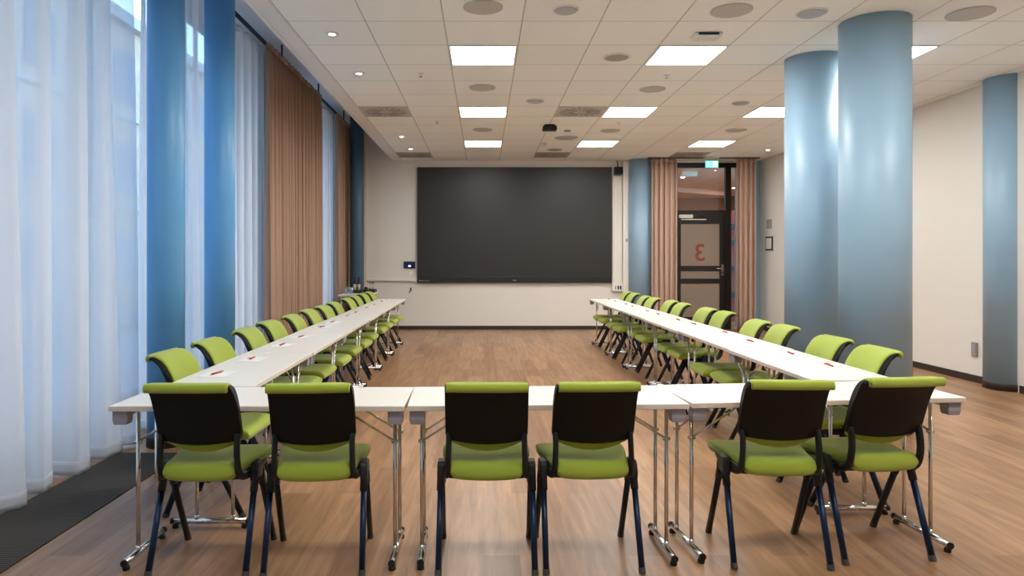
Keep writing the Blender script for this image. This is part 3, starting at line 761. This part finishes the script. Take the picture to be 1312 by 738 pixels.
# ------------------------------------------------------------------ door and glazed partition
dm = M['dark']
fr = NB()
box(fr, 3.69, 4.88, YB-.01, YB+.07, 3.11, 3.20)           # head
box(fr, 3.69, 3.735, YB-.01, YB+.07, 0, 3.11)
box(fr, 4.655, 4.765, YB-.01, YB+.07, 0, 3.11)            # wide post
box(fr, 3.735, 4.655, YB-.005, YB+.065, 2.215, 2.29)      # transom bar
struct('trim_4', fr, dm, bevel=.003)
d1 = struct('door_1', (lambda b: (box(b, 3.742, 3.80, YB, YB+.045, .01, 2.21), box(b, 4.545, 4.648, YB, YB+.045, .01, 2.21), box(b, 3.80, 4.545, YB, YB+.045, 2.03, 2.21),
     box(b, 3.80, 4.545, YB, YB+.045, 1.125, 1.22), box(b, 3.80, 4.545, YB, YB+.045, .885, .975), box(b, 3.80, 4.545, YB, YB+.045, .01, .24), b)[-1])(NB()), dm, bevel=.003)
up = obj('frosted_pane', box(NB(), 3.80, 4.545, YB+.018, YB+.026, 1.22, 2.03), M['frost'], d1)
obj('frosted_pane', box(NB(), 3.80, 4.545, YB+.018, YB+.026, .975, 1.125), M['frost'], d1)
obj('frosted_pane', box(NB(), 3.80, 4.545, YB+.018, YB+.026, .24, .885), M['frost'], d1)
cu = bpy.data.curves.new('numeral', 'FONT'); cu.body = '3'; cu.size = .46; cu.extrude = .001; cu.align_x = 'CENTER'; cu.offset = .006
fo = bpy.data.objects.new('numeral_source', cu); C.objects.link(fo)
bpy.context.view_layer.update()
me = bpy.data.meshes.new_from_object(fo.evaluated_get(bpy.context.evaluated_depsgraph_get()))
bpy.data.objects.remove(fo)
for v in me.vertices:
    x, y, z = v.co; v.co = (-x, z, y)         # mirrored: the film is read from the corridor
me.flip_normals(); me.materials.clear(); me.materials.append(M['numred'])
nu = bpy.data.objects.new('numeral', me); link(nu, up); nu.location = (4.17, YB+.0155, 1.32); nu['label'] = 'rust red mirrored numeral 3'
# handle with long plate
hp = obj('handle_plate', box(NB(), 4.575, 4.62, YB-.008, YB, 1.03, 1.25), M['chrome'], d1, bevel=.003)
hd = NB(); tube(hd, [(4.597, YB-.008, 1.17), (4.597, YB-.055, 1.17), (4.575, YB-.06, 1.17), (4.47, YB-.06, 1.17)], .009, 10)
obj('door_handle', hd, M['chrome'], hp, smooth=True)
obj('lock_cylinder', tube(NB(), [(4.597, YB-.008, 1.08), (4.597, YB-.018, 1.08)], .012, 12), M['black'], hp)
dc = obj('door_closer', box(NB(), 3.755, 4.02, YB-.05, YB, 2.135, 2.205), M['white'], d1, bevel=.006, label='pale door closer box')
obj('closer_arm', box(NB(), 3.80, 4.28, YB-.035, YB-.02, 2.10, 2.118), M['chrome'], dc)
obj('closer_rail', box(NB(), 3.80, 4.28, YB-.02, YB, 2.098, 2.12), M['grey'], dc)
w7 = struct('window_7', box(NB(), 3.735, 4.655, YB+.028, YB+.034, 2.29, 3.11), M['glass'])
w8 = struct('window_8', box(NB(), 4.765, 4.88, YB+.028, YB+.034, .05, 3.11), M['glass'])
# widen the sidelight opening behind the curtain edge: bars of the sidelight
# ------------------------------------------------------------------ corridor behind the partition
struct('floor_corridor', box(NB(), 2.3, 7.6, YB+.13, 21.9, -.12, 0), M['wood'])
struct('ceiling_corridor', box(NB(), 2.3, 7.6, YB+.13, 21.9, CZ, CZ+.12), M['cceil'])
struct('wall_corridor_end', box(NB(), 2.3, 7.6, 21.8, 21.95, 0, CZ), M['cwall'])
struct('wall_corridor_left', box(NB(), 2.2, 2.35, YB+.13, 21.8, 0, CZ), M['cwall'])
struct('wall_corridor_right', box(NB(), 7.5, 7.65, YB+.13, 21.8, 0, CZ), M['cwall'])
for k, (x, y, lb) in enumerate(((6.35, 20.2, 'corridor ceiling spotlight seen through the glass above the door, toward the hinge side'), (6.9, 20.2, 'corridor ceiling spotlight seen through the glass above the door, beside the dark post'), (4.6, 16.2, 'corridor spotlight just beyond the door'), (3.6, 18.2, 'corridor spotlight farther along beyond the door'))):
    t = thing('recessed_spotlight', lb, 'spotlight', (x, y, CZ), 0, 'corridor ceiling spotlights')
    obj('rim', lathe(NB(), [(.08, -.001), (.078, -.006), (.062, -.008)], seg=24), M['white'], t)
    obj('lamp_lens', lathe(NB(), [(.062, -.007), (.02, -.009)], seg=24), M['cspot'], t)
t = thing('corridor_beam', 'pale beam running under the corridor ceiling beyond the door', 'beam', (0, 0, 0))
b = NB()
v = [b.verts.new(p) for p in ((3.2, 17.2, 3.12), (6.8, 19.6, 3.12), (6.8, 20.1, 3.12), (3.2, 17.7, 3.12))]
f = b.faces.new(v); g = bmesh.ops.extrude_face_region(b, geom=[f])
for e in g['geom']:
    if isinstance(e, bmesh.types.BMVert): e.co.z = CZ-.001
obj('casing', b, M['cceil'], t)
t = thing('corridor_sign', 'small white box lamp on the corridor ceiling behind the top glass', 'lamp', (4.45, 15.2, CZ))
obj('housing', box(NB(), -.17, .17, -.05, .05, -.10, -.001), M['white'], t, bevel=.01); obj('lens', box(NB(), -.15, .15, -.053, -.05, -.08, -.03), M['paper'], t)
t = thing('orange_wall_panel', 'tall orange panel with dark shelves beyond the door post', 'panel', (5.25, 15.2, 0))
obj('board', box(NB(), -.25, .35, -.03, .03, 0, 2.4), M['orange'], t, bevel=.005)
for z in (.55, 1.1, 1.65, 2.0): obj('shelf', box(NB(), -.25, .3, -.25, -.03, z, z+.10), M['dark'], t, bevel=.004)

# ------------------------------------------------------------------ side table with drinks
SX0, SX1, SY0, SY1, SZ = -2.40, -1.90, 11.62, 12.74, .76
t = thing('side_table', 'small white-topped side table in the far corner by the brown curtain', 'table', (0, 0, 0))
obj('tabletop', box(NB(), SX0, SX1, SY0, SY1, SZ-.03, SZ), M['top'], t, bevel=.004)
for x in (SX0+.05, SX1-.05):
    for y in (SY0+.06, SY1-.06): obj('leg', tube(NB(), [(x, y, SZ-.03), (x, y, 0)], .016, 12), M['chrome'], t, smooth=True)
b = NB(); box(b, SX0+.05, SX1-.05, SY0+.05, SY0+.07, SZ-.09, SZ-.03); box(b, SX0+.05, SX1-.05, SY1-.07, SY1-.05, SZ-.09, SZ-.03)
obj('apron', b, M['grey'], t)
gl0 = None
for k, (x, y) in enumerate(((-2.30, 11.80), (-2.235, 11.86), (-2.20, 11.75), (-2.28, 11.93))):
    lb = ['clear drinking glass on the side table, foremost of four', 'clear drinking glass on the side table, second of four', 'clear drinking glass on the side table, toward the room', 'clear drinking glass on the side table, rearmost of four'][k]
    if gl0 is None:
        b = NB(); lathe(b, [(.028, .004), (.034, .12), (.032, .12), (.026, .010)], seg=20)
        gl0 = thing('drinking_glass', lb, 'glass', (x, y, SZ), 0, 'drinking glasses on the side table')
        obj('glass_wall', b, M['clear'], gl0, smooth=True); obj('glass_base', lathe(NB(), [(.026, 0), (.028, .004)], seg=20), M['white'], gl0)
    else: dup(gl0, (x, y, SZ), 0, lb)
def tray(x, y, w, d, lb):
    t = thing('serving_tray', lb, 'tray', (x, y, SZ))
    obj('tray_floor', box(NB(), -w, w, -d, d, 0, .008), M['trimdark'], t, bevel=.002)
    b = NB(); box(b, -w, w, -d, -d+.012, .008, .055); box(b, -w, w, d-.012, d, .008, .055); box(b, -w, -w+.012, -d+.012, d-.012, .008, .055); box(b, w-.012, w, -d+.012, d-.012, .008, .055)
    obj('tray_rim', b, M['trimdark'], t, bevel=.002); return t
tray(-2.195, 12.27, .10, .16, 'dark wooden tray holding two bottles on the side table')
tray(-1.98, 12.50, .07, .13, 'small dark tray with thin bottles beside the wall end of the side table')
bt0 = None
for k, (x, y) in enumerate(((-2.235, 12.24), (-2.17, 12.27))):
    lb = ['dark bottle with beige label in the tray, nearer the curtain', 'dark bottle with beige label in the tray, nearer the screen wall'][k]
    if bt0 is None:
        bt0 = thing('bottle', lb, 'bottle', (x, y, SZ+.008), 0, 'bottles in the tray')
        obj('glass_body', lathe(NB(), [(.022, 0), (.025, .01), (.025, .15), (.020, .19), (.011, .215), (.011, .24)], seg=20), M['black'], bt0, smooth=True)
        obj('label_sleeve', lathe(NB(), [(.0262, .03), (.0262, .145)], seg=20), M['beige_label'], bt0, smooth=True)
        obj('cap', lathe(NB(), [(.017, .225), (.017, .262), (.012, .266)], seg=16), M['black'], bt0)
    else: dup(bt0, (x, y, SZ+.008), 0, lb)
th0 = None
for k, (x, y) in enumerate(((-2.005, 12.46), (-1.955, 12.50), (-1.99, 12.56))):
    lb = ['slender clear bottle in the small tray, nearest the bottles', 'slender clear bottle in the small tray, toward the room', 'slender clear bottle in the small tray, rearmost'][k]
    if th0 is None:
        th0 = thing('slender_bottle', lb, 'bottle', (x, y, SZ+.008), 0, 'slender bottles in the small tray')
        obj('glass_body', lathe(NB(), [(.018, 0), (.019, .07), (.006, .10), (.006, .15)], seg=14), M['clear'], th0, smooth=True); obj('stopper', lathe(NB(), [(.008, .15), (.009, .17), (.004, .178)], seg=12), M['black'], th0)
    else: dup(th0, (x, y, SZ+.008), 0, lb)
t = thing('coffee_pot', 'small dark pot standing between the two trays on the side table', 'pot', (-2.05, 12.30, SZ))
obj('pot_body', lathe(NB(), [(.028, 0), (.036, .02), (.034, .07), (.024, .10), (.010, .106)], seg=20), M['black'], t, smooth=True)
obj('pot_handle', tube(NB(), catmull([(.03, 0, .08), (.06, 0, .075), (.058, 0, .03), (.034, 0, .025)], 4), .005, 8), M['black'], t, smooth=True)

# ------------------------------------------------------------------ outside the windows
struct('ground_outside', box(NB(), -40, XW-.3, -40, 90, -.7, -.6), M['street'])
t = thing('office_building', 'beige building with rows of windows across the street, behind the sheer curtains', 'building', (-14, 0, -.6))
obj('wall', box(NB(), -6, 0, -30, 80, 0, 11.0), M['facade'], t)
obj('cornice', box(NB(), -6, .35, -30.2, 80.2, 11.0, 11.45), M['socket'], t)
for fl in range(3):
    for k in range(18):
        y = -2+k*2.6; z = 1.0+fl*3.5
        w = obj('window', box(NB(), .005, .03, y, y+1.6, z, z+2.0), M['facglass'], t)
    obj('string_course', box(NB(), 0, .12, -30, 80, .4+fl*3.5, .6+fl*3.5), M['socket'], t)

# ------------------------------------------------------------------ light
w = bpy.data.worlds.new('sky'); scn.world = w; w.use_nodes = True; nt = w.node_tree
bg = nt.nodes['Background']
tc = nt.nodes.new('ShaderNodeTexCoord'); sp = nt.nodes.new('ShaderNodeSeparateXYZ'); rp = nt.nodes.new('ShaderNodeValToRGB')
nt.links.new(tc.outputs['Generated'], sp.inputs[0]); nt.links.new(sp.outputs['Z'], rp.inputs[0]); nt.links.new(rp.outputs[0], bg.inputs[0])
rp.color_ramp.elements[0].color = (.54, .78, 1.0, 1); rp.color_ramp.elements[1].color = (.20, .52, 1.0, 1)
bg.inputs[1].default_value = 1.95
# portals in the window openings help the sky light find its way in
for i, (y0, y1) in enumerate(wins):
    L = bpy.data.lights.new('window_portal', 'AREA'); L.shape = 'RECTANGLE'; L.size = 3.8; L.size_y = y1-y0
    L.cycles.is_portal = True
    o = bpy.data.objects.new('window_portal', L); C.objects.link(o); o.location = (XW-.16, (y0+y1)/2, 2.05)
    o.rotation_euler = Vector((-1, 0, 0)).to_track_quat('Z', 'Y').to_euler()

# ------------------------------------------------------------------ camera
cam = bpy.data.cameras.new('camera'); cam.sensor_width = 36; cam.lens = 36*900/1312
cam.shift_x = (656-619)/1312; cam.shift_y = -(369-332)/1312
co = bpy.data.objects.new('camera', cam); C.objects.link(co); co.location = (0, 0, 1.35); co.rotation_euler = (PI/2, 0, 0)
scn.camera = co
vs = scn.view_settings; vs.view_transform = 'Standard'; vs.look = 'None'; vs.exposure = 1.43; vs.gamma = 1; vs.use_curve_mapping = False
cy = scn.cycles; cy.max_bounces = 8; cy.diffuse_bounces = 5; cy.glossy_bounces = 4; cy.transparent_max_bounces = 24; cy.transmission_bounces = 6
cy.use_denoising = True; cy.sample_clamp_indirect = 6
